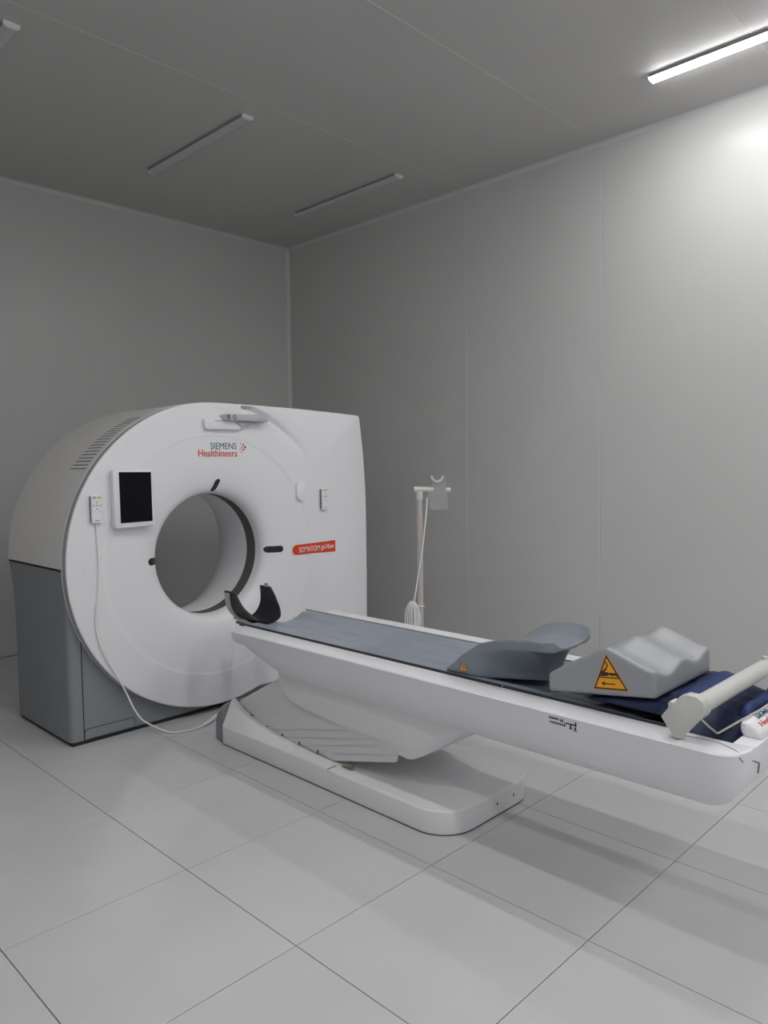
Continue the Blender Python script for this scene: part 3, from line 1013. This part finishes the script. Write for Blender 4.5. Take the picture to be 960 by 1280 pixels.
# ------------------------------------------------------------------ blue bag and folded cushion in the foot of the tray
def bag_top(x, y):
    z = .648
    if y > .95:
        z = kn_bot(min(y, 1.33)) - .004
    elif y < .95:
        z = .650 - .03 * max(0, (.86 - y) / .12) + .024 * max(0, (y - .91) / .04)
    if x < 2.30 and y < .955:
        z -= .045 * (1 - (x - 2.126) / .174) ** 1.0
    if x > 2.56:
        z -= .012 * (x - 2.56) / .10
    return z
def bag_bot(x, y):
    if y > .895:
        return (cr_z(x - TXc) + .027) if abs(x - TXc) < .2245 else .6265
    return .549 if abs(x - TXc) < .222 else .6105
def blob_sheet(x0, x1, y0, y1, nx=44, ny=40, seed=0.0):
    v = []; f = []
    for b in (0, 1):
        for j in range(ny + 1):
            y = y0 + (y1 - y0) * j / ny
            for i in range(nx + 1):
                x = x0 + (x1 - x0) * i / nx
                s = i / nx; t = j / ny
                e = min(1, min(s, 1 - s) * 12) * min(1, min(t, 1 - t) * 12)
                e = math.sqrt(max(0, 1 - (1 - e) ** 2))
                zb = bag_bot(x, y)
                z = zb
                if b == 0:
                    zt = bag_top(x, y) + (mnoise.noise(Vector((x * 15 + seed, y * 13, seed))) - .3) * .009
                    zt = min(zt, bag_top(x, y))
                    z = zb + max(.004, zt - zb) * (.35 + .65 * e)
                v.append((x, y, z))
    n1 = (nx + 1) * (ny + 1); R = nx + 1
    for j in range(ny):
        for i in range(nx):
            a = j * R + i
            f.append((a, a + 1, a + 1 + R, a + R))
            f.append((n1 + a, n1 + a + R, n1 + a + 1 + R, n1 + a + 1))
    for j in range(ny):
        a = j * R; b = j * R + nx
        f.append((a, a + R, n1 + a + R, n1 + a)); f.append((b, n1 + b, n1 + b + R, b + R))
    for i in range(nx):
        a = i; b = ny * R + i
        f.append((a, n1 + a, n1 + a + 1, a + 1)); f.append((b, b + 1, n1 + b + 1, n1 + b))
    return me_from(v, f)
bb = link('restraint_bag', blob_sheet(2.126, 2.655, .742, 1.20, seed=3.1), 'navy', None)
smooth_by_angle(bb, 60)
tag(bb, 'dark blue fabric bag stuffed in the foot end of the table', 'bag')
def fold_sec(y, x0, x1, z0, h):
    n = 10
    return [(x0 + (x1 - x0) * (.5 - .5 * math.cos(PI * k / n)), y, z0 + h * math.sin(PI * k / n) ** .6) for k in range(n + 1)] + [(x1 - .01, y, z0 - .012), (x0 + .01, y, z0 - .012)]
def cushion(name, secs, label):
    o = link(name, loft(secs), 'blue', None); smooth_by_angle(o, 60)
    tag(o, label, 'cushion', 'blue restraint cushions')
    return o
def cush(x0, x1, y0, y1, z0, z1, h, n=14, seed=1.0):
    secs = []
    for k in range(n + 1):
        t = k / n
        x = x0 + (x1 - x0) * t
        e = math.sqrt(max(.03, 1 - (2 * t - 1) ** 8))
        zz = z0 + (z1 - z0) * t + mnoise.noise(Vector((t * 4, seed, 0))) * .006
        m_ = 12
        up = [(x, y0 + (y1 - y0) * (.5 - .5 * math.cos(PI * q / m_)), zz + h * e * math.sin(PI * q / m_) ** .55 + mnoise.noise(Vector((t * 5, q * .6, seed))) * .006 * (1 if 0 < q < m_ else 0)) for q in range(m_ + 1)]
        lo = [(x, y1 - .01, zz - .012), (x, y0 + .01, zz - .012)]
        secs.append(up + lo)
    return secs
cushion('folded_cushion', cush(2.22, 2.60, .870, .950, .650, .655, .030, seed=2.0), 'folded bright blue cushion between knee wedge and white crossbar')
cushion('folded_cushion', cush(2.30, 2.62, .752, .786, .634, .640, .020, seed=4.7), 'folded blue cushion beside the raised handle at the table foot')

# ------------------------------------------------------------------ white crossbar clamped over the foot end
xb_ = thing('crossbar_clamp', (2.3, .83, .61), 'white round crossbar with clamp block over the table foot', 'crossbar')
blk = [(.906, .664), (.866, .612), (.850, .612), (.806, .668), (.786, .700), (.783, .716), (.790, .733), (.806, .741), (.835, .741), (.853, .732), (.868, .712), (.878, .716), (.886, .706), (.884, .694)]
o = link('clamp_block', me_prism(blk, 'x', 2.035, 2.075, .004, 2), 'stand_white', xb_); smooth_by_angle(o, 35)
o = link('bar', me_tube([(2.07, .818, .702), (2.69, .813, .702)], .0265, 20), 'stand_white', xb_); smooth_by_angle(o, 50)
link('bar_collar', me_tube([(2.068, .818, .702), (2.09, .818, .702)], .033, 20), 'stand_white', xb_)
link('far_post', me_tube([(2.676, .813, .607), (2.676, .813, .69)], .006, 12), 'stand_white', xb_)
link('clamp_knob', me_tube([(2.628, .815, .725), (2.628, .815, .738)], .010, 12), 'stand_white', xb_)
sp = tube('strap_cord', [(2.082, .812, .668), (2.108, .799, .642), (2.135, .786, .618), (2.141, .783, .618), (2.20, .759, .635), (2.27, .731, .655), (2.32, .710, .669), (2.42, .72, .682), (2.56, .772, .696)], .0030, 'pole', None, 6)
tag(sp, 'thin white cord slung from the crossbar clamp across the blue cushion', 'cord')

# ------------------------------------------------------------------ drip stand with coiled cord behind the table
SXp, SYp = 2.915, 2.60
iv = thing('accessory_stand', (SXp, SYp, 0), 'slim white floor pole with notched bracket standing behind the table', 'stand')
dirx = Vector((.6999, -.7143, 0))                     # bar runs across the pole
def L(a, z, b=0.0):
    n = Vector((-.7143, -.6999, 0))
    return Vector((SXp, SYp, 0)) + dirx * a + n * b + Vector((0, 0, z))
link('foot_plate', me_tube([(SXp, SYp, .0), (SXp, SYp, .018), (SXp, SYp, .028)], .18, 32, [.18, .178, .15]), 'pole', iv)
o = link('pole', me_tube([(SXp, SYp, .02), (SXp, SYp, 1.235)], .0165, 18), 'pole', iv); smooth_by_angle(o, 50)
o = link('top_elbow', me_tube([L(0, 1.205), L(0, 1.25)], .019, 16), 'stand_white', iv); smooth_by_angle(o, 50)
o = link('cross_tube', me_tube([L(-.028, 1.258), L(.075, 1.258)], .0155, 16), 'stand_white', iv); smooth_by_angle(o, 50)
o = link('clamp_knob', me_tube([L(.135, 1.255), L(.162, 1.253)], .0135, 14), 'stand_white', iv); smooth_by_angle(o, 50)
# bracket plate with a half-round notch
bpts = [(.045, 1.235), (.052, 1.165), (.060, 1.152), (.142, 1.152), (.150, 1.165), (.144, 1.235), (.138, 1.300), (.134, 1.322), (.128, 1.330), (.116, 1.330)]
for k in range(0, 11):
    a = -PI * k / 10
    bpts.append((.093 + .024 * math.cos(a), 1.326 + .024 * math.sin(a)))
bpts += [(.066, 1.330), (.052, 1.326), (.050, 1.315), (.062, 1.300), (.060, 1.27)]
def plate_me(pts, b0, b1):
    n = len(pts)
    v = [L(p[0], p[1], b0) for p in pts] + [L(p[0], p[1], b1) for p in pts]
    f = [tuple(range(n)), tuple(reversed(range(n, 2 * n)))] + [(i, (i + 1) % n, n + (i + 1) % n, n + i) for i in range(n)]
    return me_from(v, f)
link('bracket_plate', plate_me(bpts, -.004, .012), 'plate_grey', iv)
arcp = []
for k in range(13):
    a = -PI * k / 12
    arcp.append((.093 + .034 * math.cos(a), 1.328 + .034 * math.sin(a)))
for k in range(13):
    a = -PI + PI * k / 12
    arcp.append((.093 + .023 * math.cos(a), 1.328 + .023 * math.sin(a)))
link('notch_liner', plate_me(arcp, -.012, .022), 'stand_white', iv)
for aa, zz in ((.095, 1.262), (.097, 1.240)):
    link('screw', me_tube([L(aa, zz, .011), L(aa, zz, .0145)], .004, 8), 'stand_white', iv)
cd_pts = [L(.040, 1.218, .02), L(.033, 1.13, .022), L(.016, .98, .024), L(-.002, .86, .026), L(-.024, .73, .026), L(-.036, .66, .026)]
ck = tube('coiled_cord', catmull(cd_pts, 8), .0042, 'cable', None, 8)
tag(ck, 'white cord hung in a coil on the accessory pole', 'cord')
for k in range(9):
    cx_ = -.040 + .004 * math.sin(k * 2.1); w_ = .007 + .0038 * k; h_ = .070 + .0025 * k + .006 * math.sin(k * 1.7)
    zc = .585 - .003 * (k % 3)
    lp_ = [L(cx_ + w_ * math.sin(2 * PI * q / 28), zc + h_ * math.cos(2 * PI * q / 28), .024 + .003 * math.sin(k * 1.3) + .002 * math.cos(2 * PI * q / 28 + k)) for q in range(29)]
    link('cord_loop', me_tube(lp_, .0038, 6), 'cable', ck, smooth=True)
link('cord_tie', me_tube([L(-.055, .655, .03), L(.022, .648, .03)], .003, 6), 'cable', ck)
